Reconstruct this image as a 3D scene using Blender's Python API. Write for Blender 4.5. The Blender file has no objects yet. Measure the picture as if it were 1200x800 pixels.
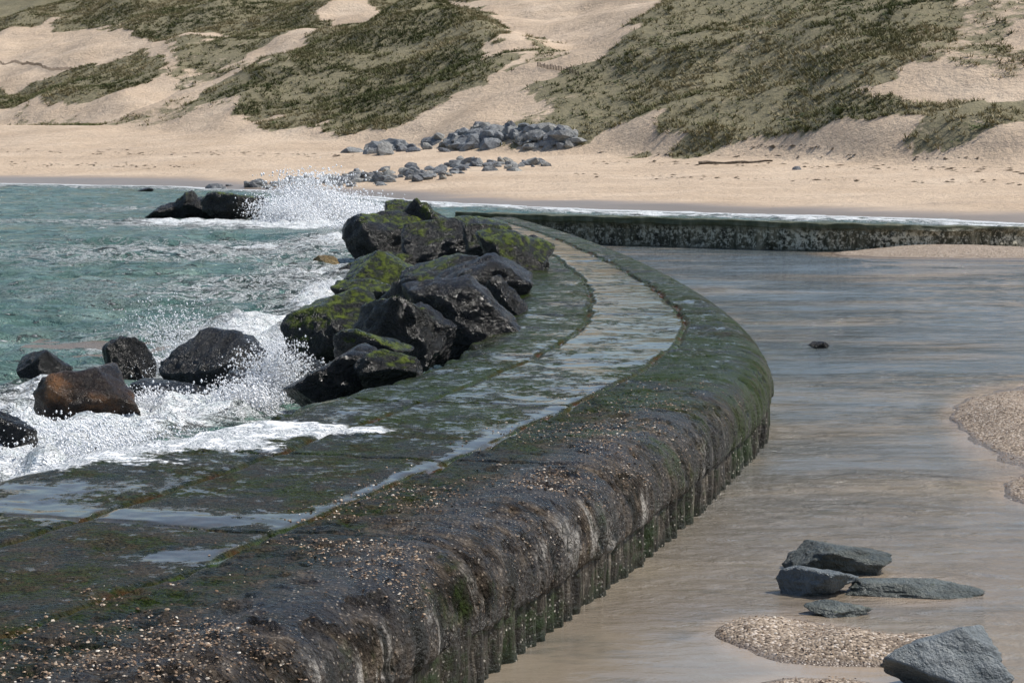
import bpy, bmesh, math, random
import numpy as np
from mathutils import Vector, noise as mnoise
random.seed(7); rng=np.random.default_rng(7)
scene=bpy.context.scene
EYE=4.0; F=2500.0; HZ=145.0     # eye height (m) and survey constants of the photo

# ------------------------------------------------------------------ noise
_T=np.random.default_rng(3).random((256,256))
def vn(x,y):
    xi=np.floor(x).astype(int); yi=np.floor(y).astype(int)
    fx=x-xi; fy=y-yi; fx=fx*fx*(3-2*fx); fy=fy*fy*(3-2*fy)
    a=_T[xi&255,yi&255]; b=_T[(xi+1)&255,yi&255]; c=_T[xi&255,(yi+1)&255]; d=_T[(xi+1)&255,(yi+1)&255]
    return (a*(1-fx)+b*fx)*(1-fy)+(c*(1-fx)+d*fx)*fy
def fbm(x,y,o=4,s=0.0):
    x=np.asarray(x,float); y=np.asarray(y,float); t=0;a=.5;tot=0
    for i in range(o):
        t=t+a*vn(x+s*17.3+i*31.7,y+s*7.1+i*11.3); tot+=a; a*=.5; x=x*2.03; y=y*2.03
    return t/tot
def sst(a,b,x):
    t=np.clip((x-a)/(b-a),0,1); return t*t*(3-2*t)
def smax(a,b,k=1.0): return .5*(a+b+np.sqrt((a-b)**2+k*k))
def smin(a,b,k=1.0): return .5*(a+b-np.sqrt((a-b)**2+k*k))

# ------------------------------------------------------------------ mesh helpers
def mk_mesh(name,V,Fc,mat=None,smooth=True,attrs=None,uv=None,parent=None):
    V=np.asarray(V,np.float32); Fc=np.asarray(Fc,np.int32); m,k=Fc.shape
    me=bpy.data.meshes.new(name)
    me.vertices.add(len(V)); me.vertices.foreach_set('co',V.ravel())
    me.loops.add(m*k); me.loops.foreach_set('vertex_index',Fc.ravel())
    me.polygons.add(m); me.polygons.foreach_set('loop_start',np.arange(m,dtype=np.int32)*k)
    me.update(calc_edges=True); 
    me.polygons.foreach_set('use_smooth',np.full(m,smooth,dtype=bool))
    if attrs:
        for n,a in attrs.items():
            at=me.attributes.new(n,'FLOAT','POINT'); at.data.foreach_set('value',np.asarray(a,np.float32).ravel())
    if uv is not None:
        l=me.uv_layers.new(name='UVMap'); l.data.foreach_set('uv',np.asarray(uv,np.float32)[Fc.ravel()].ravel())
    me.update()
    ob=bpy.data.objects.new(name,me); scene.collection.objects.link(ob)
    if mat: me.materials.append(mat)
    if parent: ob.parent=parent
    return ob
def grid_faces(r,c,mask=None):
    i=np.arange(r-1)[:,None]*c+np.arange(c-1)[None,:]
    f=np.stack([i,i+1,i+c+1,i+c],-1).reshape(-1,4)
    if mask is not None: f=f[mask.ravel()]
    return f
def scatter(name,templates,pos,scl,rot,tint,mat,smooth=False,parent=None,tilt=None):
    Vs=[];Fs=[];Ts=[];off=0
    which=rng.integers(0,len(templates),len(pos))
    for ti,(tv,tf) in enumerate(templates):
        idx=np.where(which==ti)[0]
        if len(idx)==0: continue
        v=tv[None]*scl[idx][:,None,:]
        if tilt is not None:
            a=tilt[idx][:,None]; y=v[...,1]*np.cos(a)-v[...,2]*np.sin(a); z=v[...,1]*np.sin(a)+v[...,2]*np.cos(a)
            v=np.stack([v[...,0],y,z],-1)
        c=np.cos(rot[idx])[:,None]; s=np.sin(rot[idx])[:,None]
        x=v[...,0]*c-v[...,1]*s; y=v[...,0]*s+v[...,1]*c
        v=np.stack([x,y,v[...,2]],-1)+pos[idx][:,None,:]
        n=len(tv)
        f=tf[None]+(np.arange(len(idx))*n)[:,None,None]+off
        Vs.append(v.reshape(-1,3)); Fs.append(f.reshape(-1,tf.shape[1])); Ts.append(np.repeat(tint[idx],n)); off+=n*len(idx)
    return mk_mesh(name,np.concatenate(Vs),np.concatenate(Fs),mat,smooth,{'tint':np.concatenate(Ts)},parent=parent)

# ------------------------------------------------------------------ material helper
class Mat:
    def __init__(s,name):
        s.m=bpy.data.materials.new(name); s.m.use_nodes=True; s.t=s.m.node_tree
        s.b=s.t.nodes['Principled BSDF']
    def lk(s,v,sock):
        if isinstance(v,bpy.types.NodeSocket): s.t.links.new(v,sock)
        elif v is not None:
            if isinstance(v,(tuple,list)) and len(v)==3 and sock.type=='RGBA': v=(*v,1)
            sock.default_value=v
    def geo(s): return s.t.nodes.new('ShaderNodeNewGeometry')
    def pos(s): return s.geo().outputs['Position']
    def uv(s): return s.t.nodes.new('ShaderNodeTexCoord').outputs['UV']
    def attr(s,n):
        a=s.t.nodes.new('ShaderNodeAttribute'); a.attribute_name=n; return a.outputs['Fac']
    def mp(s,v,sc):
        n=s.t.nodes.new('ShaderNodeMapping'); s.lk(v,n.inputs[0]); n.inputs['Scale'].default_value=sc; return n.outputs[0]
    def noise(s,v,sc,d=4,r=.55,di=0):
        n=s.t.nodes.new('ShaderNodeTexNoise'); s.lk(v,n.inputs['Vector']); n.inputs['Scale'].default_value=sc
        n.inputs['Detail'].default_value=min(d,5); n.inputs['Roughness'].default_value=r; n.inputs['Distortion'].default_value=di
        return n.outputs[0]
    def vor(s,v,sc,out='Distance',feat='F1'):
        n=s.t.nodes.new('ShaderNodeTexVoronoi'); n.feature=feat; s.lk(v,n.inputs['Vector']); n.inputs['Scale'].default_value=sc; return n.outputs[out]
    def ma(s,op,a,b=None,c=None,cl=False):
        n=s.t.nodes.new('ShaderNodeMath'); n.operation=op; n.use_clamp=cl; s.lk(a,n.inputs[0])
        if b is not None: s.lk(b,n.inputs[1])
        if c is not None: s.lk(c,n.inputs[2])
        return n.outputs[0]
    def mr(s,v,a,b,c=0,d=1):
        n=s.t.nodes.new('ShaderNodeMapRange'); n.interpolation_type='SMOOTHSTEP'; s.lk(v,n.inputs[0])
        n.inputs[1].default_value=a;n.inputs[2].default_value=b;n.inputs[3].default_value=c;n.inputs[4].default_value=d
        return n.outputs[0]
    def mix(s,f,a,b):
        n=s.t.nodes.new('ShaderNodeMix'); n.data_type='RGBA'; s.lk(f,n.inputs[0]); s.lk(a,n.inputs[6]); s.lk(b,n.inputs[7]); return n.outputs[2]
    def mul(s,a,b):
        n=s.t.nodes.new('ShaderNodeMix'); n.data_type='RGBA'; n.blend_type='MULTIPLY'; n.inputs[0].default_value=1; s.lk(a,n.inputs[6]); s.lk(b,n.inputs[7]); return n.outputs[2]
    def ramp(s,f,st):
        n=s.t.nodes.new('ShaderNodeValToRGB'); s.lk(f,n.inputs[0]); e=n.color_ramp.elements
        while len(e)<len(st): e.new(.5)
        for i,(p,c) in enumerate(st): e[i].position=p; e[i].color=(*c,1)
        return n.outputs[0]
    def xyz(s,v):
        n=s.t.nodes.new('ShaderNodeSeparateXYZ'); s.lk(v,n.inputs[0]); return n.outputs
    def bump(s,h,st,dist,nrm=None):
        n=s.t.nodes.new('ShaderNodeBump'); s.lk(h,n.inputs['Height']); s.lk(st,n.inputs['Strength']); n.inputs['Distance'].default_value=dist
        if nrm is not None: s.lk(nrm,n.inputs['Normal'])
        return n.outputs[0]
    def fin(s,col=None,rough=None,nrm=None,ior=None,spec=None):
        if col is not None: s.lk(col,s.b.inputs['Base Color'])
        if rough is not None: s.lk(rough,s.b.inputs['Roughness'])
        if nrm is not None: s.lk(nrm,s.b.inputs['Normal'])
        if ior is not None: s.b.inputs['IOR'].default_value=ior
        if spec is not None: s.lk(spec,s.b.inputs['Specular IOR Level'])
        return s.m

def mat_dune():
    m=Mat('dune_sand'); p=m.pos(); wet=m.attr('wet'); veg=m.attr('veg')
    n1=m.noise(p,.15,5,.6); n2=m.noise(p,1.2,6,.65); n3=m.noise(p,.45,6,.75); n4=m.noise(m.mp(p,(.05,.35,1)),1,5,.65)
    c=m.ramp(n1,[(.3,(.49,.375,.265)),(.55,(.585,.46,.335)),(.75,(.65,.53,.40))])
    c=m.mix(m.mr(n2,.5,.72,0,.8),c,(.45,.345,.25))
    c=m.mix(m.mr(n4,.5,.66,0,.45),c,(.42,.33,.25))
    vg=m.mix(n2,(.130,.130,.066),(.25,.220,.135))
    vm=m.mr(m.ma('ADD',veg,m.ma('MULTIPLY',m.ma('SUBTRACT',n3,.5),2.4)),.36,.74)
    c=m.mix(m.ma('MULTIPLY',vm,.88),c,vg)
    c=m.mix(wet,c,(.235,.19,.15))
    h=m.ma('ADD',m.noise(p,2.2,6,.7),m.ma('MULTIPLY',m.noise(p,.5,4),1.2))
    dry=m.ma('SUBTRACT',1.0,wet)
    return m.fin(c,m.mr(wet,0,1,.95,.28),m.bump(h,m.ma('MULTIPLY_ADD',dry,.7,.03),.38),spec=.2)
def mat_flat():
    m=Mat('shell_sand'); p=m.pos(); z=m.xyz(p)[2]
    n=m.noise(p,2.5,6,.6); v=m.vor(p,42,'Color'); vd=m.vor(p,42)
    c=m.ramp(n,[(.3,(.18,.135,.095)),(.7,(.30,.235,.17))])
    sp=m.xyz(v)
    c=m.mix(m.mr(sp[0],.6,.75),c,(.45,.36,.27)); c=m.mix(m.mr(sp[1],.78,.86),c,(.09,.065,.045)); c=m.mix(m.mr(sp[2],.88,.93),c,(.58,.50,.42))
    wet=m.mr(z,.0,.045,1,0)
    c=m.mix(m.ma('MULTIPLY',wet,.75),c,(.13,.095,.065))
    h=m.ma('ADD',m.ma('MULTIPLY',vd,-.8),m.noise(p,18,5,.6))
    return m.fin(c,m.mr(wet,0,1,.85,.25),m.bump(h,.8,.02),spec=.4)
def mat_sea():
    m=Mat('sea_water'); p=m.pos(); fo=m.attr('foam')
    q=m.mp(p,(.6,1,1))
    a=m.noise(q,.9,5,.66,.4); b=m.noise(m.mp(p,(.5,1,1)),2.6,5,.72,1.0); lace=m.noise(q,1.3,5,.75,1.6); fl=m.noise(m.mp(p,(.8,1,1)),6,4,.7,.5)
    big=m.noise(m.mp(p,(.06,.12,1)),1,3)
    c=m.ramp(big,[(.3,(.066,.142,.118)),(.7,(.118,.198,.163))])
    c=m.mix(m.mr(a,.44,.64),c,(.19,.275,.235)); c=m.mix(m.mr(b,.48,.64,0,.6),c,(.042,.095,.080))
    rid=m.ma('ABSOLUTE',m.ma('SUBTRACT',lace,.5))
    lacef=m.ma('MULTIPLY',m.mr(rid,.0,.06,1,0),m.mr(fo,.10,.50))
    solid=m.mr(m.ma('ADD',m.ma('MULTIPLY',fo,.70),m.ma('ADD',m.ma('MULTIPLY',b,.8),m.ma('MULTIPLY',lace,.6))),1.02,1.32)
    cap=m.mr(m.ma('ADD',m.ma('ADD',b,m.ma('MULTIPLY',fl,.5)),m.ma('MULTIPLY',a,.5)),1.11,1.20)
    f=m.ma('MAXIMUM',m.ma('MAXIMUM',lacef,solid),m.ma('MULTIPLY',cap,.75),cl=True)
    c=m.mix(f,c,m.mix(m.mr(fl,.35,.6),(.64,.70,.70),(.88,.90,.90)))
    h=m.ma('ADD',a,m.ma('MULTIPLY',b,.6))
    nb=m.bump(h,1.0,.46); nb=m.bump(m.ma('MULTIPLY',f,m.ma('ADD',fl,lace)),.8,.16,nb)
    return m.fin(c,m.mr(f,0,1,.12,.8),nb,ior=1.33,spec=.5)
def mat_lagoon():
    m=Mat('lagoon_water'); p=m.pos(); y=m.xyz(p)[1]; sh=m.attr('shoal')
    n=m.noise(m.mp(p,(.16,.5,1)),1,5,.6,.5); n2=m.noise(m.mp(p,(.5,1.5,1)),1,6,.65,.5)
    c=m.mix(m.mr(y,15,34),(.205,.168,.125),(.108,.128,.130))  # sandy near; far base colour painted blue-grey to stand in for reflected sky
    c=m.mix(m.mr(n,.46,.66,0,.85),c,(.245,.205,.15)); c=m.mix(m.mr(n2,.52,.70,0,.6),c,(.088,.088,.075))
    c=m.mix(m.ma('MULTIPLY',sh,.85),c,(.34,.265,.19))
    r1=m.noise(m.mp(p,(2.8,4.6,1)),1,5,.66,.5); r2=m.noise(m.mp(p,(1.0,2.0,1)),1,3,.5,.4)
    calm=m.mr(m.noise(m.mp(p,(.15,.35,1)),1,4),.40,.58,.25,1)
    st=m.ma('MULTIPLY',calm,m.mr(y,13,28,.26,1.0))
    nb=m.bump(m.ma('ADD',r1,m.ma('MULTIPLY',r2,1.1)),st,.18)
    return m.fin(c,.04,nb,ior=1.42,spec=.5)
def mat_deck():
    m=Mat('wet_algae_concrete'); p=m.pos(); uv=m.uv(); cap=m.attr('cap'); pb=m.attr('pool'); fo=m.attr('foam'); sm=m.attr('seam'); Y=m.xyz(p)[1]; near=m.mr(Y,13,25,1,0)
    nrm=m.xyz(m.geo().outputs['Normal'])[2]
    n1=m.noise(p,1.3,6,.70,.3); n2=m.noise(p,4.5,6,.75); n3=m.noise(p,22,6,.7); nl=m.noise(p,1.7,6,.74,.4); n4=m.noise(p,.8,6,.7); n5=m.noise(p,7.5,4,.7)
    c=m.ramp(n1,[(.34,(.005,.006,.003)),(.47,(.013,.018,.007)),(.56,(.032,.050,.008)),(.68,(.050,.046,.030))])
    c=m.mix(m.ma('MULTIPLY',m.mr(n2,.45,.60),m.ma('MULTIPLY_ADD',near,.65,.15)),c,(.085,.063,.042))
    c=m.mix(m.mr(n3,.48,.65,0,.75),c,(.005,.005,.003))
    cn=m.ramp(n2,[(.36,(.009,.008,.006)),(.49,(.050,.038,.027)),(.58,(.110,.086,.062)),(.68,(.23,.19,.15))])
    cn=m.mix(m.mr(n1,.42,.56,.80,0),cn,(.014,.011,.008))
    capm=m.mr(m.ma('ADD',cap,m.ma('MULTIPLY',m.ma('SUBTRACT',n1,.5),1.6)),.35,.75)
    capm=m.ma('MULTIPLY',capm,m.mr(Y,18,28,1,.15))
    c=m.mix(capm,c,cn)
    vc=m.xyz(m.vor(p,30,'Color')); vd=m.vor(p,30)
    shell=m.ma('MULTIPLY',m.ma('MULTIPLY',m.mr(vc[0],.5,.6),m.mr(vd,.18,.34,1,0)),m.mr(m.ma('ADD',capm,n2),1.0,1.35))
    c=m.mix(m.ma('MULTIPLY',shell,.75),c,m.mix(vc[1],(.30,.20,.12),(.54,.48,.40)))
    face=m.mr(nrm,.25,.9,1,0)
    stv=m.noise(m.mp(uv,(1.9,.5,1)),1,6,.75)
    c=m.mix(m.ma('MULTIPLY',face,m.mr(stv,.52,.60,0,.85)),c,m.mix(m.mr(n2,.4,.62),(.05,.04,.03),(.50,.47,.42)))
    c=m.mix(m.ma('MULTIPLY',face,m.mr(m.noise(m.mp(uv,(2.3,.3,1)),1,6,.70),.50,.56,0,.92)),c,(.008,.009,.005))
    gr=m.mr(m.ma('ADD',n4,m.ma('ADD',m.ma('MULTIPLY',m.mr(Y,17,27),.20),m.ma('MULTIPLY',face,.05))),.60,.72)
    c=m.mix(m.ma('MULTIPLY',gr,m.mr(n2,.38,.54,.15,.9)),c,m.mix(n3,(.010,.019,.004),(.055,.090,.012)))
    c=m.mix(m.ma('MULTIPLY',sm,m.mr(n2,.36,.5)),c,m.ramp(n1,[(.42,(.050,.090,.010)),(.62,(.11,.034,.018))]))
    pm=m.mr(m.ma('ADD',m.ma('ADD',m.ma('MULTIPLY',nl,.80),m.ma('MULTIPLY',n2,.46)),m.ma('MULTIPLY',pb,.38)),.775,.815)
    pm2=m.mr(m.ma('ADD',m.ma('ADD',n5,m.ma('MULTIPLY',nl,.4)),m.ma('MULTIPLY',pb,.22)),.805,.85,0,.9)
    pm=m.ma('MULTIPLY',m.ma('MAXIMUM',pm,pm2),m.mr(nrm,.90,.975))
    c=m.mix(m.ma('MULTIPLY',pm,.6),c,(.062,.056,.046))
    ff=m.mr(m.ma('ADD',m.ma('MULTIPLY',fo,.70),m.ma('ADD',m.ma('MULTIPLY',nl,.8),m.ma('MULTIPLY',n5,.7))),1.00,1.18)
    c=m.mix(ff,c,m.mix(m.mr(n5,.35,.6),(.60,.65,.66),(.86,.88,.89)))
    rg=m.mr(n2,.35,.65,.18,.5); rg=m.mix(pm,rg,(.035,.035,.035)); rg=m.mix(ff,rg,(.8,.8,.8))
    h=m.ma('ADD',m.ma('ADD',n2,m.ma('MULTIPLY',n3,.5)),m.ma('MULTIPLY',vd,-.25))
    st=m.ma('MULTIPLY_ADD',m.ma('SUBTRACT',1.0,pm),.98,.02)
    sp=m.ma('ADD',m.ma('MULTIPLY',pm,.6),m.ma('MULTIPLY',m.mr(n1,.42,.6,.50,.05),m.ma('MULTIPLY_ADD',capm,.8,.28)))
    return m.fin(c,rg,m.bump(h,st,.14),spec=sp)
def mat_pile():
    m=Mat('sheet_pile'); p=m.pos(); z=m.xyz(p)[2]; uv=m.uv()
    n=m.noise(m.mp(uv,(9,1.2,1)),1,6,.7); n2=m.noise(p,9,6,.7); g=m.noise(p,1.1,5,.6)
    c=m.ramp(n,[(.35,(.012,.010,.007)),(.52,(.045,.037,.027)),(.66,(.21,.18,.14))])
    c=m.mix(m.mr(m.ma('ADD',g,m.ma('MULTIPLY',n2,.5)),.68,.84,0,.85),c,(.022,.042,.008))
    c=m.mix(m.mr(z,.0,.14,.85,0),c,(.012,.016,.008))
    v=m.vor(p,26); vc=m.xyz(m.vor(p,26,'Color'))
    c=m.mix(m.ma('MULTIPLY',m.mr(v,.12,.3,1,0),m.mr(m.ma('ADD',m.ma('MULTIPLY',vc[0],.6),g),.80,.92)),c,(.46,.42,.35))
    return m.fin(c,.4,m.bump(m.ma('ADD',n2,m.ma('MULTIPLY',n,1.5)),1,.05),spec=.4)
def mat_farwall():
    m=Mat('barnacled_wall'); p=m.pos(); z=m.xyz(p)[2]; x=m.xyz(p)[0]
    n=m.noise(m.mp(p,(3,3,.7)),1,6,.65); n2=m.noise(p,3.5,6,.7); n3=m.noise(p,8,5,.8); g=m.noise(m.mp(p,(.5,.5,1.5)),1,3)
    c=m.ramp(n,[(.35,(.014,.014,.008)),(.50,(.060,.058,.034)),(.64,(.20,.18,.12))])
    c=m.mix(m.mr(z,.62,.8,0,.55),c,(.085,.10,.05))
    band=m.ma('MULTIPLY',m.mr(z,-.02,.10),m.mr(z,.5,.78,1,0))
    f=m.ma('MULTIPLY',m.mr(m.ma('ADD',n3,m.ma('MULTIPLY',g,.3)),.62,.72),m.ma('MULTIPLY',band,m.mr(x,-2,10,.5,1)))
    c=m.mix(f,c,(.56,.52,.40))
    return m.fin(c,.5,m.bump(n2,.8,.06),spec=.3)
def mat_rock(name,c1,c2,c3,moss=.0,rough=.35,tint=False,spec=.45):
    m=Mat(name); p=m.pos(); o=p
    n1=m.noise(o,1.6,6,.65,.4); n2=m.noise(o,6,6,.72); n3=m.noise(o,28,5,.7)
    c=m.ramp(n1,[(.32,c1),(.52,c2),(.72,c3)])
    c=m.mix(m.mr(n2,.48,.72,0,.7),c,c1)
    if tint: 
        t=m.attr('tint'); c=m.mul(c,m.ramp(t,[(0,(.65,.66,.7)),(.5,(.95,.97,1.0)),(1,(1.4,1.3,1.15))]))
    if moss>0:
        nz=m.xyz(m.geo().outputs['Normal'])[2]
        f=m.mr(m.ma('ADD',m.ma('MULTIPLY',nz,.36),n1),.96-moss*.32,1.08-moss*.32)
        f=m.ma('MULTIPLY',f,m.mr(n2,.38,.54,.12,1))
        c=m.mix(m.ma('MULTIPLY',f,.94),c,m.mix(m.mr(n2,.42,.66),(.022,.034,.004),(.135,.170,.014)))
        spec=m.ma('MULTIPLY_ADD',f,-.25,spec)
    h=m.ma('ADD',m.ma('ADD',n2,m.ma('MULTIPLY',n1,1.6)),m.ma('MULTIPLY',n3,.35))
    rr=m.mr(n2,.3,.7,rough*.55,rough*1.5)
    return m.fin(c,rr,m.bump(h,1.0,.13),spec=spec)
def mat_tint(name,stops,rough=.8,spec=.3):
    m=Mat(name); t=m.attr('tint'); c=m.ramp(t,stops)
    return m.fin(c,rough,spec=spec)
M_dune=mat_dune(); M_flat=mat_flat(); M_sea=mat_sea(); M_lag=mat_lagoon(); M_deck=mat_deck(); M_pile=mat_pile(); M_wall=mat_farwall()
M_black=mat_rock('wet_black_rock',(.004,.004,.004),(.011,.011,.010),(.034,.031,.026),.0,.24,spec=.45)
M_mossy=mat_rock('mossy_rock',(.005,.005,.004),(.013,.013,.010),(.035,.032,.025),1.0,.26,spec=.45)
M_lmoss=mat_rock('lightly_mossy_rock',(.005,.005,.004),(.012,.012,.009),(.032,.030,.025),.66,.26,spec=.45)
M_brown=mat_rock('rusty_rock',(.008,.006,.005),(.035,.021,.012),(.22,.10,.035),.0,.28)
M_grey=mat_rock('grey_rock',(.10,.115,.12),(.20,.225,.23),(.36,.385,.39),.0,.45)
M_gwet=mat_rock('grey_wet_rock',(.05,.06,.054),(.12,.135,.12),(.26,.275,.25),.15,.4)
M_tan=mat_rock('ochre_rock',(.10,.07,.03),(.26,.18,.07),(.38,.29,.14),.0,.5)
M_rev=mat_rock('revetment_rock',(.13,.135,.14),(.25,.26,.26),(.40,.41,.40),.0,.8,True)
M_grass=mat_tint('marram',[(0,(.072,.084,.034)),(.35,(.142,.144,.066)),(.7,(.245,.215,.122)),(1,(.38,.325,.205))],.8,.1)
M_shrub=mat_tint('shrub_leaf',[(0,(.030,.044,.016)),(.5,(.062,.082,.030)),(1,(.11,.12,.05))],.8,.1)
M_chip=mat_tint('shell',[(0,(.05,.032,.02)),(.4,(.20,.12,.065)),(.7,(.40,.29,.19)),(1,(.66,.60,.50))],.5,.4)
M_spray=mat_tint('spray_foam',[(0,(.86,.88,.9)),(1,(.93,.94,.95))],.5,.5)
M_wood=mat_rock('driftwood',(.09,.065,.045),(.17,.13,.09),(.28,.22,.16),.0,.9)
M_weed=mat_tint('seaweed_bits',[(0,(.03,.022,.014)),(1,(.11,.08,.05))],.9,.1)

# ------------------------------------------------------------------ terrain
def shore(X): return np.interp(X,[-200,-60,-34,-22,-10,-4.4,4,14.7,20,40,90],[162,151,143,137,121,110,99,92,86,76,66])+(fbm(np.asarray(X)*.12,np.zeros_like(X)+3.3,3)-.5)*2.5
def foot(X): return 160-.98*np.asarray(X,float)*np.where(np.asarray(X)>30,.75,1)-np.where(np.asarray(X)>30,7.3,0)-6*sst(5,25,np.asarray(X,float))+(fbm(np.asarray(X)*.09,np.zeros_like(X)+9.2,3)-.5)*7
def terrain(X,Y):
    X=np.asarray(X,float);Y=np.asarray(Y,float)
    sh=shore(X); ft=np.maximum(foot(X),sh+20); zf=np.interp(X,[-40,0,30],[3.3,1.8,1.5])
    t=np.clip((Y-sh)/(ft-sh),0,1)
    bz=np.where(Y>sh,zf*(.6*t+.4*t*t),np.maximum(-.06*(sh-Y),-2.5))
    bz=bz+(fbm(X*.3,Y*.3,3,2)-.5)*.22*np.clip(t*4,0,1)
    D=Y-ft; zr=zf+.8
    n=(fbm(X/17,Y/17,3,5)-.5)*3.6*np.clip(D/25,0,1)+(fbm(X/4.5,Y/4.5,4,6)-.5)*1.3*np.clip(D/6,0,1)
    R=smin(zr+.27*D,6.5+.6*X,1.2)
    Mi=smin(smin(zr+.28*(D-5),7+(X+34)*.45,1.5),15.6-(X+5)*.55,1.5)
    C=smin(zr+.30*(D-26),np.where(X<-30,5.5+(X+62)*.33,16),1.5)
    B=zr+.26*(D-38)
    H=smax(smax(smax(R,Mi),B),C)+n
    H=smin(H,4+.068*Y+(fbm(X/12,Y/12,3,51)-.5)*1.5,1.5)     # unseen crest of the dune belt, kept low so the water reflects sky
    z=bz+.5*sst(-1,6,D+(fbm(X*.12,Y*.12,2,8)-.5)*6)
    return z+(np.maximum(z,H)-z)*sst(-1,5,D+(fbm(X*.2,Y*.2,2,61)-.5)*4)
def hit(px,py):
    Ys=np.linspace(78,390,4000); X=(px-600)/F*Ys; Z=EYE-(py-HZ)/F*Ys; H=terrain(X,Ys)
    k=np.argmax(H>=Z); k=k if H[k]>=Z[k] else len(Ys)-1
    return X[k],Ys[k],H[k]
def pl(px,py,z=0.0):
    Y=F*(EYE-z)/(py-HZ); return ((px-600)*Y/F,Y)
def inpoly(X,Y,P):
    ins=np.zeros(X.shape,bool); n=len(P)
    for i in range(n):
        x1,y1=P[i];x2,y2=P[(i+1)%n]
        if y1==y2: continue
        c=((y1>Y)!=(y2>Y))&(X<(x2-x1)*(Y-y1)/(y2-y1)+x1); ins^=c
    return ins
zones_px=[
 ([(630,150),(618,120),(650,98),(700,66),(755,30),(800,-10),(1010,-15),(1150,-15),(1150,20),(1090,60),(1050,95),(990,118),(1100,118),(1230,105),(1230,150),(1000,166),(900,172),(760,174),(680,168)],.95),
 ([(205,128),(290,82),(380,38),(440,12),(560,6),(612,28),(575,66),(592,98),(500,132),(420,150),(340,158),(250,140)],1.15),
 ([(-30,112),(60,92),(150,62),(200,75),(165,100),(90,118),(-30,132)],1.0),
 ([(-60,56),(60,32),(200,42),(330,34),(420,4),(560,-6),(610,-14),(300,-14),(-80,-14)],1.05),
 ([(190,50),(330,28),(390,30),(300,62),(210,70)],.85),
 ([(190,75),(290,66),(240,100),(190,110)],.6),
 ([(600,62),(640,45),(640,70),(560,100),(590,104)],.7),
 ([(1060,10),(1230,-10),(1230,60),(1150,70),(1080,70)],.60),
 ([(0,128),(210,124),(230,145),(120,150),(0,146)],.5),
 ([(600,125),(660,118),(680,165),(600,150)],.5),
]
zones=[([hit(a,b)[:2] for a,b in P],w) for P,w in zones_px]
def vegmask(X,Y):
    Xw=X+(fbm(X/6,Y/6,3,11)-.5)*9; Yw=Y+(fbm(X/6,Y/6,3,12)-.5)*14
    v=np.zeros(X.shape)
    for P,w in zones: v=np.maximum(v,inpoly(Xw,Yw,P)*w)
    return v
gx=np.arange(-120,85,.65); gy=np.arange(76,400,.65)
GX,GY=np.meshgrid(gx,gy); GZ=terrain(GX,GY)
veg=vegmask(GX,GY); sh=shore(GX)
d=GY-sh
wet=sst(12,3,d+ (fbm(GX*.15,GY*.3,3,4)-.5)*6)
r,c=GX.shape
mk_mesh('sand_dunes',np.stack([GX,GY,GZ],-1).reshape(-1,3),grid_faces(r,c),M_dune,True,{'veg':veg,'wet':wet})
m=Mat('seabed_sand'); m.fin(m.ramp(m.noise(m.pos(),.2,5),[(.3,(.2,.16,.11)),(.7,(.33,.26,.19))]),.9)
S=3000; mk_mesh('ground',[(-S,-S,-3),(S,-S,-3),(S,S,-3),(-S,S,-3)],[(0,1,2,3)],m.m)

def tuft(seed,nb=8):
    rr=np.random.default_rng(seed); V=[];Fc=[]
    for i in range(nb):
        a=rr.random()*6.28; b=rr.random()*.35; lean=.15+rr.random()*.7; h=.45+rr.random()*.45; w=.075
        bx,by=b*math.cos(a),b*math.sin(a); a2=a+(rr.random()-.5); px,py=-math.sin(a2)*w,math.cos(a2)*w
        V+=[(bx-px,by-py,-.1),(bx+px,by+py,-.1),(bx+lean*math.cos(a2),by+lean*math.sin(a2),h)]
        Fc.append((3*i,3*i+1,3*i+2))
    return np.array(V),np.array(Fc)
N=400000
X=rng.uniform(-85,60,N); Y=rng.uniform(120,340,N)
vm=vegmask(X,Y); dens=fbm(X/2.0,Y/2.0,4,21); big=fbm(X/11,Y/11,3,22)
ok=(rng.random(N)<np.minimum(vm,1)*(.12+.88*sst(.36,.60,dens+.7*(big-.5)+.25*(vm-.85))))&(np.abs(X)<Y*.27)
X=X[ok];Y=Y[ok]
Z=terrain(X,Y); n=len(X); print('tufts',n)
sc=rng.uniform(.20,.48,n)
tint=np.clip(.48+(fbm(X/8,Y/8,3,25)-.5)*1.6+rng.normal(0,.18,n),0,1)
scatter('dune_grass',[tuft(i) for i in range(5)],np.stack([X,Y,Z],-1),np.stack([sc*1.3,sc*1.3,sc*rng.uniform(.6,1.1,n)],-1),rng.random(n)*6.28,tint,M_grass)
def clump(seed,nb=40):
    rr=np.random.default_rng(seed); V=[];Fc=[]
    for i in range(nb):
        a=rr.random()*6.28; u=rr.random()**.5; x,y=u*math.cos(a),u*math.sin(a); z=rr.random()*(1-u*u)**.5*.75*(0.7+.5*rr.random())
        for q in range(3):
            V.append((x+(rr.random()-.5)*.42,y+(rr.random()-.5)*.42,z+(rr.random()-.5)*.34))
        Fc.append((3*i,3*i+1,3*i+2))
    return np.array(V),np.array(Fc)
N=28000; X=rng.uniform(-85,60,N); Y=rng.uniform(125,340,N)
vm=vegmask(X,Y); cl=fbm(X/5,Y/5,3,31)
ok=(rng.random(N)<(sst(.55,.75,cl)*.36+.05)*np.clip(vm*1.1,0,1))&(np.abs(X)<Y*.27)
X=X[ok];Y=Y[ok];n=len(X); Z=terrain(X,Y); sc=rng.uniform(.25,.75,n); print('shrubs',n)
scatter('dune_shrubs',[clump(i) for i in range(5)],np.stack([X,Y,Z],-1),np.stack([sc*1.3,sc*1.3,sc*.7],-1),rng.random(n)*6.28,np.clip(rng.normal(.5,.22,n),0,1),M_shrub)

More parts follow.
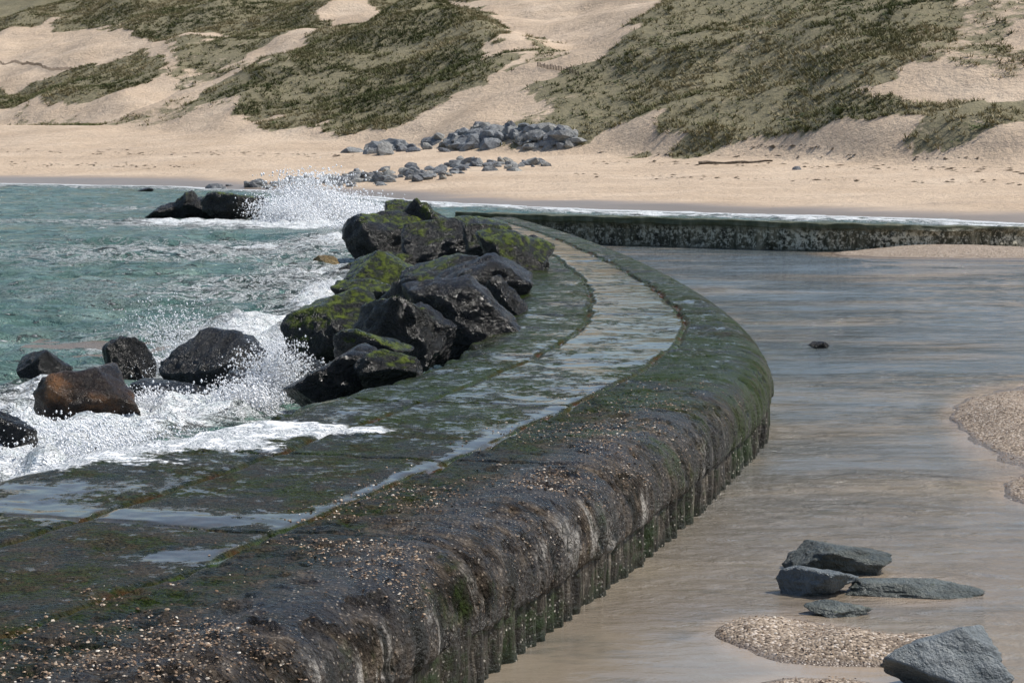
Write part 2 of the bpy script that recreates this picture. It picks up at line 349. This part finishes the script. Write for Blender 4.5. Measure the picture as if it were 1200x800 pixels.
# ------------------------------------------------------------------ breakwater curve
ctrl=np.array([(-7.3,0),(-5.5,4),(-3.75,7.3),(-2.85,9.2),(-1.95,11),(-.95,13.2),(-.05,15.6),(1.08,18.9),(2.3,23),(3.02,25.8),(3.36,27.6),(3.6,30),(3.74,34),(3.65,39.5),(3.3,46),(2.8,52),(2.15,58),(1.5,63),(.9,67),(.4,70.2)],float)
def catmull(P,k=60):
    out=[]
    Q=np.vstack([2*P[0]-P[1],P,2*P[-1]-P[-2]])
    for i in range(1,len(Q)-2):
        t=np.linspace(0,1,k,endpoint=False)[:,None]
        p0,p1,p2,p3=Q[i-1],Q[i],Q[i+1],Q[i+2]
        out.append(.5*((2*p1)+(-p0+p2)*t+(2*p0-5*p1+4*p2-p3)*t*t+(-p0+3*p1-3*p2+p3)*t**3))
    out.append(P[-1:]); return np.vstack(out)
dense=catmull(ctrl); seg=np.linalg.norm(np.diff(dense,axis=0),axis=1); arc=np.concatenate([[0],np.cumsum(seg)])
def at(s): return np.interp(s,arc,dense[:,0]),np.interp(s,arc,dense[:,1])
def frame(s):
    x,y=at(s); x1,y1=at(np.minimum(s+.5,arc[-1])); x0,y0=at(np.maximum(s-.5,0)); tx,ty=x1-x0,y1-y0; l=np.hypot(tx,ty); return x,y,-ty/l,tx/l
ss=[0.]
while ss[-1]<arc[-1]-.2:
    yy=at(ss[-1])[1]; ss.append(ss[-1]+(.15 if yy<9 else .038 if yy<24 else .075 if yy<42 else .16))
ss=np.array(ss); ox,oy,nx,ny=frame(ss)
W1=np.interp(oy,[0,19,25,28.5,30,33,40,50,70],[1.65,1.6,1.5,1.4,1.25,1.02,.97,1.05,1.1])
W2=np.interp(oy,[0,19,25,28.5,30,33,40,50,70],[3.4,3.3,3.15,3.0,2.9,2.6,2.2,2.0,2.1])
W3=np.interp(oy,[0,16,18.5,21,25,28.5,30,33,40,50,70],[5.5,5.3,4.9,4.5,4.2,4.1,4.1,3.9,3.6,3.3,3.0])+(fbm(ss*.8,ss*0+6,4)-.5)*.35
prof=np.array([(.14,.36),(.03,.365),(.0,.41),(-.01,.50),(0,.60),(.025,.71),(.075,.81),(.15,.89),(.26,.95),(.38,.985),(.5,1.0)])
pa=np.concatenate([[0],np.cumsum(np.linalg.norm(np.diff(prof,axis=0),axis=1))]); pt=np.linspace(0,pa[-1],32)
pw=np.interp(pt,pa,prof[:,0]); pz=np.interp(pt,pa,prof[:,1])
fr=np.concatenate([[.012,.03,.05],np.linspace(.08,.92,30),[.95,.97,.988,1.0]])
cols=[];zc=[]
for a,b in zip(pw,pz): cols.append(np.full_like(ss,a)); zc.append(np.full_like(ss,b))
for A,B in ((np.full_like(ss,.5),W1),(W1,W2),(W2,W3)):
    for f in fr: cols.append(A+(B-A)*f); zc.append(np.ones_like(ss))
for a,b in ((.05,.95),(.10,.85),(.14,.5),(.2,-1.2)): cols.append(W3+a); zc.append(np.full_like(ss,b))
Wc=np.stack(cols,1); Zc=np.stack(zc,1); SS=np.repeat(ss[:,None],Wc.shape[1],1); OY=np.repeat(oy[:,None],Wc.shape[1],1)
wob1=(fbm(SS*1.7,SS*0+1,3)-.5)*.16; 
g1=np.exp(-((np.abs(Wc-W1[:,None]+wob1))/.045)**2); g2=np.exp(-((np.abs(Wc-W2[:,None]-wob1))/.045)**2)
top=(Zc>.97)
joints=[np.interp(yj,oy,ss) for yj in (11.9,15.2,18.6,22.4,28.6,34.5,41,48,56,63)]
gj=np.zeros_like(Wc)
for k,j in enumerate(joints):
    wid=.03 if k!=4 else .07
    gj=np.maximum(gj,np.exp(-(np.abs(SS-j+(fbm(Wc*2,SS*0+k,2)-.5)*.12)/wid)**2)*(1 if k==4 else .7))
er=(fbm(SS*1.1,Wc*1.1,4,3)-.5); fine=(fbm(SS*7,Wc*7,4,4)-.5); pit=sst(.62,.75,fbm(SS*5,(Wc+Zc)*5,3,44))
amp=np.interp(OY,[12,24,40],[1,.7,.35])
far_drop=-.06*sst(joints[4]-.05,joints[4]+.05,SS)
strip=np.where(Wc>W2[:,None],-.03,np.where(Wc>W1[:,None],-.02,0))
edge=np.exp(-((Wc-W3[:,None])/.18)**2)*(Wc>W2[:,None])*fbm(SS*2,Wc*2,3,46)*.16
dz=er*.05*amp+fine*.04*amp*np.where(Wc<W1[:,None],1.3,.5)-.05*(g1+g2)*top-.045*gj*(Zc>.4)+far_drop*(Zc>.4)+strip*top-edge-.02*pit*(Wc<W1[:,None])*amp
dw=(er*.10+fine*.07+pit*.03)*np.where(Wc<.5,1,0)*amp - np.where(Wc<.4,gj*-.04,0)
Wd=Wc+dw
PX=ox[:,None]+nx[:,None]*Wd; PY=oy[:,None]+ny[:,None]*Wd; PZ=Zc+dz
r,c=PX.shape
capA=np.clip(1-(Wc-.3)/1.3,0,1)
pool=np.zeros_like(Wc)
mid=(Wc>W1[:,None]+.05)&(Wc<W2[:,None]-.05)
pool+=mid*np.interp(OY,[12,17,22,26,32,50],[-.10,.0,.34,.48,.54,.54])
pool+=(Wc>=W2[:,None])*np.interp(OY,[12,18,24,30,50],[.02,.22,.3,.3,.28])
pool+=(Wc<=W1[:,None])*np.interp(OY,[12,20,24,30,34,50],[-.6,-.25,.0,.10,.20,.2])
pool+=.55*np.clip(g1,0,1)*np.interp(OY,[10,16,20,24],[.2,.8,.9,.4])+.6*np.exp(-(np.abs(Wc-W1[:,None]-.12)/.10)**2)*np.interp(OY,[12,15,18,22,24],[0,.8,.9,.6,0])
def blob(px,py,z,rx,ry,X=PX,Y=PY):
    bx,by=pl(px,py,z); return np.exp(-((X-bx)/rx)**2-((Y-by)/ry)**2)
pool+=.8*blob(110,598,1,.6,.35)+.8*blob(240,608,1,.55,.22)+.8*blob(200,645,1,.35,.25)+.4*blob(40,585,1,.5,.3)+.5*blob(330,600,1,.3,.25)+.4*blob(230,570,1,.4,.3)+.4*blob(60,570,1,.6,.3)
foamd=np.zeros_like(Wc)
for a in ((30,545,.5,.4,1.1),(110,530,.5,.4,1.2),(170,520,.5,.4,1.2),(230,508,.5,.5,1.2),(290,502,.5,.55,1.2),(350,501,.5,.45,1.15),(410,503,.45,.25,1.1),(280,520,.5,.3,.7),(200,540,.5,.3,.4)):
    foamd+=a[4]*blob(a[0],a[1],1,a[2],a[3])
foamd=np.clip(foamd,0,1.1)*top
PZ=PZ+foamd*.05*fbm(SS*4,Wc*4,3,47)
bw=bpy.data.objects.new('breakwater',None); scene.collection.objects.link(bw)
mk_mesh('deck',np.stack([PX,PY,PZ],-1).reshape(-1,3),grid_faces(r,c),M_deck,True,
   {'cap':capA,'pool':pool,'foam':foamd,'seam':np.clip(g1*1.2+g2*.8,0,1)*top},np.stack([SS,Wc+Zc],-1).reshape(-1,2),parent=bw)
sp=np.arange(0,arc[-1]-.3,.028); qx,qy,qnx,qny=frame(sp)
zz=np.array([-.8,-.3,0,.06,.12,.18,.24,.30,.36,.42,.5])
spw=sp+(fbm(sp*.9,sp*0+4,3)-.5)*.55
per=.24; ph=(spw%per)/per; pr=np.clip(np.abs(ph-.5)*5-.8,0,1)
SP=np.repeat(sp[:,None],len(zz),1); ZZ=np.repeat(zz[None],len(sp),0)
hgt=(vn(np.floor(spw/per)+.0,sp*0)-.5)*.06; dep=.25+.9*vn(np.floor(spw/per)+.5,sp*0+7)
off=.05+(pr*dep)[:,None]*.06+hgt[:,None]+(fbm(SP*4,ZZ*3,4,2)-.5)*.08
QX=qx[:,None]+qnx[:,None]*off; QY=qy[:,None]+qny[:,None]*off
mk_mesh('sheet_piles',np.stack([QX,QY,ZZ],-1).reshape(-1,3),grid_faces(*QX.shape),M_pile,True,None,np.stack([SP,ZZ],-1).reshape(-1,2),parent=bw)

# ------------------------------------------------------------------ far pool wall
wp=catmull(np.array([(-1.8,73.4),(1,72),(4,70.3),(8,68),(11,66.8),(14,67),(18,68.5),(25,71),(32,74)],float),40)
wa=np.concatenate([[0],np.cumsum(np.linalg.norm(np.diff(wp,axis=0),axis=1))]); sw=np.arange(0,wa[-1],.05)
wx=np.interp(sw,wa,wp[:,0]); wy=np.interp(sw,wa,wp[:,1]); tx=np.gradient(wx);ty=np.gradient(wy);l=np.hypot(tx,ty);tx/=l;ty/=l
wtop=np.interp(wx,[-5,8,12,18,25,32],[.98,.92,.86,.66,.5,.3])
prw=[(-.30,-.8,0),(-.30,0,1),(-.30,.3,1),(-.30,.6,1),(-.31,.78,.3),(-.34,.80,0),(-.34,.9,0),(-.33,.98,0),(-.27,1.0,0),(0,1.0,0),(.27,1.0,0),(.33,.95,0),(.33,.0,0),(.33,-.8,0)]
sww=sw+(fbm(sw*.6,sw*0+8,2)-.5)*.8; ribs=np.clip(np.abs((sww%.42)/.42-.5)*5-.8,0,1)
C=[];
for o,z,rb in prw:
    oo=o+rb*ribs*.05+(fbm(sw*2,sw*0+z*9+o,3)-.5)*.10; 
    C.append(np.stack([wx-ty*oo,wy+tx*oo,z*wtop+((fbm(sw*1.5,sw*0+o*5,3)-.5)*.10 if z>.7 else 0)],-1))
C=np.stack(C,1)
mk_mesh('pool_wall',C.reshape(-1,3),grid_faces(C.shape[0],C.shape[1]),M_wall,False)

# ------------------------------------------------------------------ waters
midy=oy+ny*2.2; midx=ox+nx*2.2
mo=np.argsort(midy); midy=midy[mo]; midx=midx[mo]
def is_lagoon(X,Y): return (X>np.interp(Y,midy,midx))&(Y<np.interp(X,wp[:,0],wp[:,1]))
gx=np.concatenate([np.arange(-62,-12,.32),np.arange(-12,2,.11),np.arange(2,34,.3)]); gy=np.concatenate([np.arange(8,17,.4),np.arange(17,34,.10),np.arange(34,60,.18),np.arange(60,168,.3)]); SX,SY=np.meshgrid(gx,gy)
lat=fbm(SX*.16,SY*.42,3,1)-.5; ch=fbm(SX*.6,SY*1.3,3,2); ridge=(1-np.abs(ch-.5)*2); ch2=fbm(SX*1.1,SY*2.1,2,12)-.5
shd=shore(SX)-SY
foam=np.zeros_like(SX)
for (px,py,rx,ry,st) in [(40,540,1.0,1.3,1.1),(110,522,1.1,1.1,1.2),(190,505,1.0,1.0,1.1),(20,575,1.5,1.5,1.0),(270,485,.9,1.3,1.2),(320,462,.6,1.3,1),(215,452,.8,.9,.8),(90,478,.7,1.0,.7),(10,480,.8,1.4,.6),(0,505,.9,1.4,.8),(175,440,.9,1.0,.6),
   (370,264,3.2,4.0,1.4),(430,262,2.2,5,1.2),(400,246,2.6,5,.9),(320,256,2,3,.6),(330,300,3,4,.58),(385,325,1.6,4,.8),(300,345,2.2,4,.58),(230,300,3.5,5,.40),(400,285,1.6,4,1.0),(330,385,1.2,3,.8),(150,246,4,4,.5),(60,300,5,8,.28),(440,275,1.2,4,1.0),(395,352,.7,2.5,.9),(270,395,1.3,3,.6),(200,266,3,3,.6),(130,400,2,4,.33),(40,262,4,3,.4),(230,262,3,1.5,.8),(60,350,3,4,.25),(320,420,.6,1.5,.9),(370,360,.7,2,.8)]:
    foam+=st*blob(px,py,0,rx,ry,SX,SY)
w2=(fbm(SX*.25,SY*.25,3,7)-.5)*3
foam+=1.3*np.exp(-((shd-.6+w2*.3)/1.0)**2)+.8*np.exp(-((shd-4.5+w2)/1.2)**2)*np.where(SX<-8,.5,1)+.40*sst(14,0,shd)
foam=np.clip(foam,0,1.2)
damp=sst(0,8,shd)*.85+.15
ampf=np.where(SY>np.interp(SX,wp[:,0],wp[:,1]),.5,1.0)
bil=np.abs(fbm(SX*1.3,SY*1.3,4,9)-.5)*2; bil2=np.abs(fbm(SX*3.5,SY*3.5,3,10)-.5)*2
SZ=(lat*.65+ (ridge-.6)*.26+ch2*.13)*damp*ampf+np.clip(foam,0,1)*(bil*.45+bil2*.14)*sst(0,6,shd)*np.interp(SY,[34,80],[1,.5])
cx=(SX[:-1,:-1]+SX[1:,1:])/2; cy=(SY[:-1,:-1]+SY[1:,1:])/2
mask=(~is_lagoon(cx,cy))&(cy<shore(cx)+3)
mk_mesh('sea',np.stack([SX,SY,SZ],-1).reshape(-1,3),grid_faces(*SX.shape,mask),M_sea,True,{'foam':foam})
mk_mesh('open_sea',[(-2500,-1500,-.05),(-62,-1500,-.05),(-62,150,-.05),(-2500,150,-.05)],[(0,1,2,3)],M_sea)

def bars(X,Y):
    z=-.10+(fbm(X*.5,Y*.35,4,14)-.5)*.05
    def add(px,py,rx,ry,h):
        bx,by=pl(px,py,0); return h*np.exp(-(((X-bx)/rx)**2+((Y-by)/ry)**2)**1.5)
    z=z+add(930,752,.62,.95,.155)+add(1050,765,.62,.55,.155)+add(1110,768,.4,.45,.10)+add(870,738,.35,.4,.08)
    z=z+add(1225,500,1.0,2.8,.17)+add(1270,470,1.5,2.6,.15)+add(1240,580,.65,1.1,.16)+add(1155,490,.5,1.1,.05)+add(1280,530,1.5,4,.15)
    z=z+add(1170,297,4.0,2.6,.24)+add(1080,298,3.0,2.0,.16)+add(950,806,.7,.35,.14)
    z=z+add(990,690,.8,1.0,.05)+add(1085,690,.6,.8,.07)
    z=z+1.2*sst(26,34,X)
    z=z+(fbm(X*2.2,Y*2.2,4,15)-.5)*.06
    return z
gx=np.concatenate([np.arange(-9,0,.3),np.arange(0,9,.05),np.arange(9,36,.14)]); gy=np.concatenate([np.arange(-8,12,.3),np.arange(12,30,.06),np.arange(30,84,.16)])
BX,BY=np.meshgrid(gx,gy); BZ=bars(BX,BY); BZ=np.where(BY>np.interp(BX,wp[:,0],wp[:,1]),np.minimum(BZ,-.4),BZ)
mk_mesh('sand_flat',np.stack([BX,BY,BZ],-1).reshape(-1,3),grid_faces(*BX.shape),M_flat,True)
gx=np.arange(-9,36,.15); gy=np.arange(-8,78,.12); LX,LY=np.meshgrid(gx,gy)
sho=sst(-.075,-.01,bars(LX,LY)-(fbm(LX*2.2,LY*2.2,4,15)-.5)*.06)
LZ=(fbm(LX*.7,LY*2.0,3,18)-.5)*.012*np.interp(LY,[14,22,40],[.3,1.4,3.4])*(.3+.9*sst(.35,.6,fbm(LX*.15,LY*.3,2,19)))
cx=(LX[:-1,:-1]+LX[1:,1:])/2; cy=(LY[:-1,:-1]+LY[1:,1:])/2
mk_mesh('lagoon_water',np.stack([LX,LY,LZ],-1).reshape(-1,3),grid_faces(*LX.shape,is_lagoon(cx,cy)),M_lag,True,{'shoal':sho})

# ------------------------------------------------------------------ rocks
def ico(sub):
    bm=bmesh.new(); bmesh.ops.create_icosphere(bm,subdivisions=sub,radius=1); bm.verts.ensure_lookup_table()
    V=np.array([v.co[:] for v in bm.verts]); Fc=np.array([[v.index for v in f.verts] for f in bm.faces]); bm.free(); return V,Fc
ICO={k:ico(k) for k in (2,5)}
def rockshape(N_,seed,k=13,sharp=14.0):
    rr=np.random.default_rng(seed); P=rr.normal(size=(k,3)); P/=np.linalg.norm(P,axis=1)[:,None]; dd=rr.uniform(.55,.95,k)
    dt=np.maximum(N_@P.T,.02); q=dd/dt; r_=(np.sum(q**-sharp,axis=1))**(-1/sharp)
    return N_*np.minimum(r_,1.25)[:,None]
def boulder(cx_,base,w,h,mat,seed,zb=0.0,dep=.9,name='boulder',sink=.3):
    Y0=F*(EYE-zb)/(base-HZ); s=Y0/F; W=w*s; Hh=h*s; Dp=W*dep
    N_,Fc=ICO[5]; v=rockshape(N_,seed,16,38.0)
    nz=np.array([mnoise.fractal(Vector(p*1.5+seed*3.1),1.0,2.1,3) for p in v]); n2=np.array([mnoise.ridged_multi_fractal(Vector(p*2.6+seed),.8,2.1,4,1.0,2.0) for p in v])
    v=v*(1+.10*nz-.055*(n2-1))[:,None]
    ext=(v.max(0)-v.min(0))/2; cen=(v.max(0)+v.min(0))/2; v=(v-cen)/ext
    tot=Hh*(1+sink); v=v*np.array([W/2,Dp/2,tot/2])
    v+=np.array([(cx_-600)*s,Y0+Dp*.30,zb+Hh-tot/2])
    o=np.array([v[:,0].mean(),v[:,1].mean(),zb]); ob=mk_mesh(name,v-o,Fc,mat,True); ob.location=o
    return ob
B=boulder
B(2,546,84,74,M_black,1,0); B(103,510,134,78,M_brown,2,0); B(48,466,66,56,M_black,3,0); B(149,452,62,58,M_black,4,0)
B(248,466,134,78,M_black,5,0); B(195,486,130,38,M_black,6,0); B(300,478,90,42,M_black,27,.15)
B(405,474,150,68,M_black,7,.45); B(345,470,96,60,M_black,8,.2); B(455,452,80,42,M_lmoss,28,.75)
B(388,414,128,74,M_mossy,9,.3); B(467,428,112,82,M_lmoss,10,.6); B(436,440,96,54,M_mossy,11,.7); B(500,418,70,62,M_black,29,.7)
B(543,408,150,84,M_black,12,.65,.8); B(563,358,124,60,M_black,13,.7); B(450,346,108,50,M_mossy,14,.2); B(500,372,140,54,M_lmoss,15,.3)
B(430,368,90,40,M_mossy,30,.1); B(590,372,60,50,M_black,31,.8); B(520,345,110,46,M_lmoss,32,.4)
B(450,308,104,60,M_lmoss,16,.1); B(487,300,90,68,M_mossy,17,.2); B(535,318,134,64,M_lmoss,18,.3); B(604,326,96,58,M_mossy,19,.75)
B(572,308,60,46,M_mossy,33,.6); B(485,274,76,40,M_lmoss,34,.3); B(620,320,52,44,M_black,35,.8)
B(448,330,70,34,M_mossy,36,.1); B(548,296,70,40,M_black,37,.4); B(418,330,44,24,M_lmoss,61,0); B(520,290,60,36,M_lmoss,62,.4); B(360,420,60,40,M_lmoss,63,.1)
B(190,257,44,20,M_black,20); B(215,257,40,34,M_lmoss,21); B(235,257,56,26,M_black,22); B(268,259,70,34,M_lmoss,23); B(300,258,46,28,M_black,24)
B(438,252,30,14,M_black,25); B(384,319,36,20,M_tan,64); B(398,302,28,12,M_black,38); B(169,226,22,6,M_black,39); B(330,260,30,12,M_black,40)
B(985,672,130,33,M_gwet,50,0,.7,'lagoon_stone'); B(962,699,100,32,M_grey,51,0,.6,'lagoon_stone'); B(1075,699,170,15,M_gwet,52,0,.40,'lagoon_stone')
B(985,722,82,15,M_gwet,53,0,.5,'lagoon_stone'); B(1112,815,150,72,M_grey,54,0,.8,'lagoon_stone'); B(960,408,26,8,M_black,55,0,.7,'lagoon_stone')
T=[(rockshape(ICO[2][0],100+i,9),ICO[2][1]) for i in range(8)]
def pile(name,spots,smin_,smax_):
    P=[];S=[]
    for (px,py,n,jx,jy) in spots:
        for i in range(n):
            x,y,z=hit(px+random.gauss(0,jx),py+random.gauss(0,jy)); s=random.uniform(smin_,smax_)
            P.append((x,y,z+s*random.uniform(-.1,.35))); S.append((s*random.uniform(.8,1.5),s*random.uniform(.8,1.3),s*random.uniform(.6,.95)))
    n=len(P); return scatter(name,T,np.array(P),np.array(S),rng.random(n)*6.28,rng.random(n),M_rev,False,tilt=rng.normal(0,.35,n))
pile('rock_revetment',[(530,167,18,14,4),(560,162,26,14,5),(590,160,28,14,5),(620,162,26,12,5),(650,164,22,10,4),(668,162,7,5,3),(470,175,14,14,2),(440,178,10,10,2),(545,168,16,20,3)],.32,.85)
pile('rock_groyne',[(620,193,16,12,2),(590,194,20,14,2.5),(555,195,18,14,3),(520,202,24,18,3),(480,206,26,18,3),(440,210,30,18,3),(400,213,28,18,2.5),(355,216,18,18,2),(300,219,12,20,1.5),(255,220,6,14,1)],.15,.48)

# ------------------------------------------------------------------ spray
octv=np.array([(1,0,0),(-1,0,0),(0,1,0),(0,-1,0),(0,0,1),(0,0,-1)],float); octf=np.array([(0,2,4),(2,1,4),(1,3,4),(3,0,4),(2,0,5),(1,2,5),(3,1,5),(0,3,5)])
def plume(name,px,py,zb,n,wid,hgt,smin_,smax_,lean=0.0,spread=.5,pw_=1.0):
    x0,y0=pl(px,py,zb); jets=14; ja=rng.normal(lean,spread,jets); jh=rng.uniform(.45,1,jets)*hgt
    j=rng.integers(0,jets,n); u=rng.random(n)**pw_
    X=x0+rng.normal(0,wid*.28,n)+np.sin(ja[j])*jh[j]*u+rng.normal(0,.07*hgt,n)*u; Z=zb+jh[j]*u*np.abs(np.cos(ja[j]))+rng.normal(0,.05*hgt,n)
    Y=y0+rng.normal(0,wid*.25,n); s=smin_+(smax_-smin_)*rng.random(n)**3
    ok=Z>zb-.1; n=ok.sum()
    return scatter(name,[(octv,octf)],np.stack([X,Y,Z],-1)[ok],np.stack([s,s,s*rng.uniform(.7,1.6,len(s))],-1)[ok],rng.random(n)*6,rng.random(n),M_spray,True)
plume('wave_spray',215,425,.1,3800,1.2,1.3,.004,.018,0,.5,.7)
plume('wave_spray',210,440,.1,3000,1.2,.5,.004,.018,0,.6,1.5)
plume('wave_spray',315,474,.2,12000,.5,.95,.004,.018,.35,.35,1.3)
plume('wave_spray',280,480,.2,7000,.7,.50,.005,.022,.2,.6,1.5)
plume('wave_spray',180,485,.1,5000,.9,.45,.004,.020,0,.6,1.5)
plume('wave_spray',60,525,.1,4000,1.2,.40,.004,.020,0,.7,1.5)
plume('wave_spray',120,530,.3,4000,1.6,.45,.004,.020,0,.7,1.6)
plume('wave_spray',330,412,.1,2500,.7,.40,.005,.018,0,.7,1.6)
plume('wave_spray',385,345,.1,1500,.9,.40,.007,.022,0,.7,1.6)
plume('wave_spray',365,258,0,20000,2.4,2.2,.010,.055,-.1,.5,1.5)
plume('wave_spray',405,258,0,16000,3.4,1.2,.010,.055,.1,.7,1.6)
plume('wave_spray',340,262,0,9000,2.0,1.5,.010,.045,-.2,.6,1.3)
plume('wave_spray',430,272,0,6000,1.6,.7,.010,.045,-.2,.6,1.3)

# ------------------------------------------------------------------ shell debris
chips=[]
for i in range(4):
    k=6; a=np.arange(k)/k*6.283; rr=np.random.default_rng(i).uniform(.7,1.1,k)
    v=np.concatenate([np.stack([np.cos(a)*rr,np.sin(a)*rr*.75,np.zeros(k)],-1),[[0,0,.38]]]); f=np.array([(q,(q+1)%k,k) for q in range(k)]); chips.append((v,f))
okm=(OY>11)&(OY<25)&(Wc>.02)&(Wc<2.0)&(Zc>.7); idx=np.where(okm.ravel())[0]
wgt=(fbm(SS*1.6,Wc*1.6,4,33).ravel()[idx]); wv=sst(.48,.66,wgt)*np.interp(Wc.ravel()[idx],[0,.5,1.5,1.75,2.0],[1,.8,.30,.4,.05])*np.interp(OY.ravel()[idx],[11,17,25],[1,.7,.1])+.008
pick=rng.choice(idx,7000,p=wv/wv.sum())
P=np.stack([PX.ravel()[pick]+rng.normal(0,.02,len(pick)),PY.ravel()[pick]+rng.normal(0,.02,len(pick)),PZ.ravel()[pick]+.004],-1)
s=.004+.015*rng.random(len(pick))**2
scatter('shell_debris',chips,P,np.stack([s,s,s],-1),rng.random(len(s))*6.28,np.clip(rng.normal(.45,.30,len(s)),0,1),M_chip,False,tilt=rng.normal(0,.5,len(s)))
okm=(BZ>.004)&(BY<32)&(BX>0)&(BX<9); idx=np.where(okm.ravel())[0]
if len(idx):
    pick=rng.choice(idx,8000); P=np.stack([BX.ravel()[pick]+rng.normal(0,.02,len(pick)),BY.ravel()[pick]+rng.normal(0,.02,len(pick)),BZ.ravel()[pick]+.003],-1)
    s=.005+.013*rng.random(len(pick))**2
    scatter('shell_gravel',chips,P,np.stack([s,s,s],-1),rng.random(len(s))*6.28,np.clip(rng.normal(.48,.25,len(s)),0,1),M_chip,False,tilt=rng.normal(0,.4,len(s)))

# ------------------------------------------------------------------ beach details
def stick(name,pts,rad,mat):
    pts=[Vector(p) for p in pts]; k=8; V=[];Fc=[]
    for i,p in enumerate(pts):
        t=(pts[min(i+1,len(pts)-1)]-pts[max(i-1,0)]).normalized(); a=t.orthogonal().normalized(); b=t.cross(a)
        rr=rad*(1-.5*i/(len(pts)-1))
        for q in range(k):
            an=q/k*6.283; V.append(p+(a*math.cos(an)+b*math.sin(an))*rr*(1+.2*math.sin(q*2.3+i)))
    for i in range(len(pts)-1):
        for q in range(k): Fc.append((i*k+q,i*k+(q+1)%k,(i+1)*k+(q+1)%k,(i+1)*k+q))
    return mk_mesh(name,[v[:] for v in V],Fc,mat,True)
pts=[]
for i,px in enumerate(range(818,918,10)):
    x,y,z=hit(px,192-(i%3)*.4); y=hit(866,192)[1]; z=terrain(x,y); pts.append((x,y+.1*math.sin(i),float(z)+.08+.04*math.sin(i*1.7)))
stick('driftwood_log',pts,.11,M_wood)
x,y,z=hit(935,199); tv=T[2]
scatter('beach_stone',[tv],np.array([(x,y,z)]),np.array([(.3,.25,.22)]),np.array([.3]),np.array([.0]),M_rev)
P=[];
for (a,b,c_,d_,n) in [(0,178,450,182,240),(0,192,250,196,120),(690,190,1200,200,200),(640,205,1200,215,160),(700,180,1150,186,120),(880,172,980,174,60)]:
    for i in range(n):
        t=random.random(); x,y,z=hit(a+(c_-a)*t,b+(d_-b)*t+random.gauss(0,1.6)); P.append((x,y,z+.02))
P=np.array(P); s=.03+.2*rng.random(len(P))**3
scatter('seaweed_litter',chips,P,np.stack([s*1.6,s,s*.5],-1),rng.random(len(s))*6.28,rng.random(len(s)),M_weed)
def fence(path,h=.5,sp_=.30):
    V=[];Fc=[];W=[hit(a,b) for a,b in path]
    def box(x,y,z0,z1,dx,dy):
        n=len(V)
        for zz_ in (z0,z1):
            V.extend([(x-dx,y-dy,zz_),(x+dx,y-dy,zz_),(x+dx,y+dy,zz_),(x-dx,y+dy,zz_)])
        Fc.extend([(n,n+1,n+5,n+4),(n+1,n+2,n+6,n+5),(n+2,n+3,n+7,n+6),(n+3,n,n+4,n+7),(n+4,n+5,n+6,n+7)])
    for (x0,y0,_),(x1,y1,_) in zip(W[:-1],W[1:]):
        L=math.hypot(x1-x0,y1-y0); k=max(2,int(L/sp_))
        if L>9: continue
        for i in range(k):
            t=i/k; x=x0+(x1-x0)*t; y=y0+(y1-y0)*t; z=float(terrain(x,y)); box(x,y,z-.2,z+h*random.uniform(.75,1.1),.035,.03)
    if V: return mk_mesh('sand_fence',V,Fc,M_wood,False)
fence([(630,78),(645,81),(660,85),(680,90)],.4); fence([(0,74),(25,76),(50,80),(85,82)],.4)

# ------------------------------------------------------------------ light
EL=math.radians(54)
sun_dir=Vector((.78,.16,0)).normalized()*math.cos(EL); sun_dir.z=math.sin(EL)
L=bpy.data.lights.new('sun','SUN'); L.energy=4.4; L.angle=math.radians(.6); L.color=(1,.955,.89)
lo=bpy.data.objects.new('sun',L); scene.collection.objects.link(lo); lo.rotation_euler=sun_dir.to_track_quat('Z','Y').to_euler(); lo.location=(30,30,60)
w=bpy.data.worlds.new('World'); scene.world=w; w.use_nodes=True; nt=w.node_tree; bg=nt.nodes['Background']
sk=nt.nodes.new('ShaderNodeTexSky'); sk.sky_type='NISHITA'; sk.sun_disc=False; sk.sun_elevation=EL; sk.sun_rotation=math.atan2(sun_dir.x,sun_dir.y)
sk.air_density=1.0; sk.dust_density=1.6; sk.ozone_density=1.3
nt.links.new(sk.outputs[0],bg.inputs[0]); bg.inputs[1].default_value=.13
scene.view_settings.view_transform='Standard'; scene.view_settings.look='None'; scene.view_settings.exposure=0
# ------------------------------------------------------------------ camera
cd=bpy.data.cameras.new('camera'); cam=bpy.data.objects.new('camera',cd); scene.collection.objects.link(cam)
cam.location=(0,0,EYE); cam.rotation_euler=(math.radians(90),0,0); cd.sensor_width=36; cd.lens=75; cd.shift_y=-.2125
cd.clip_end=5000; cd.clip_start=.1; scene.camera=cam
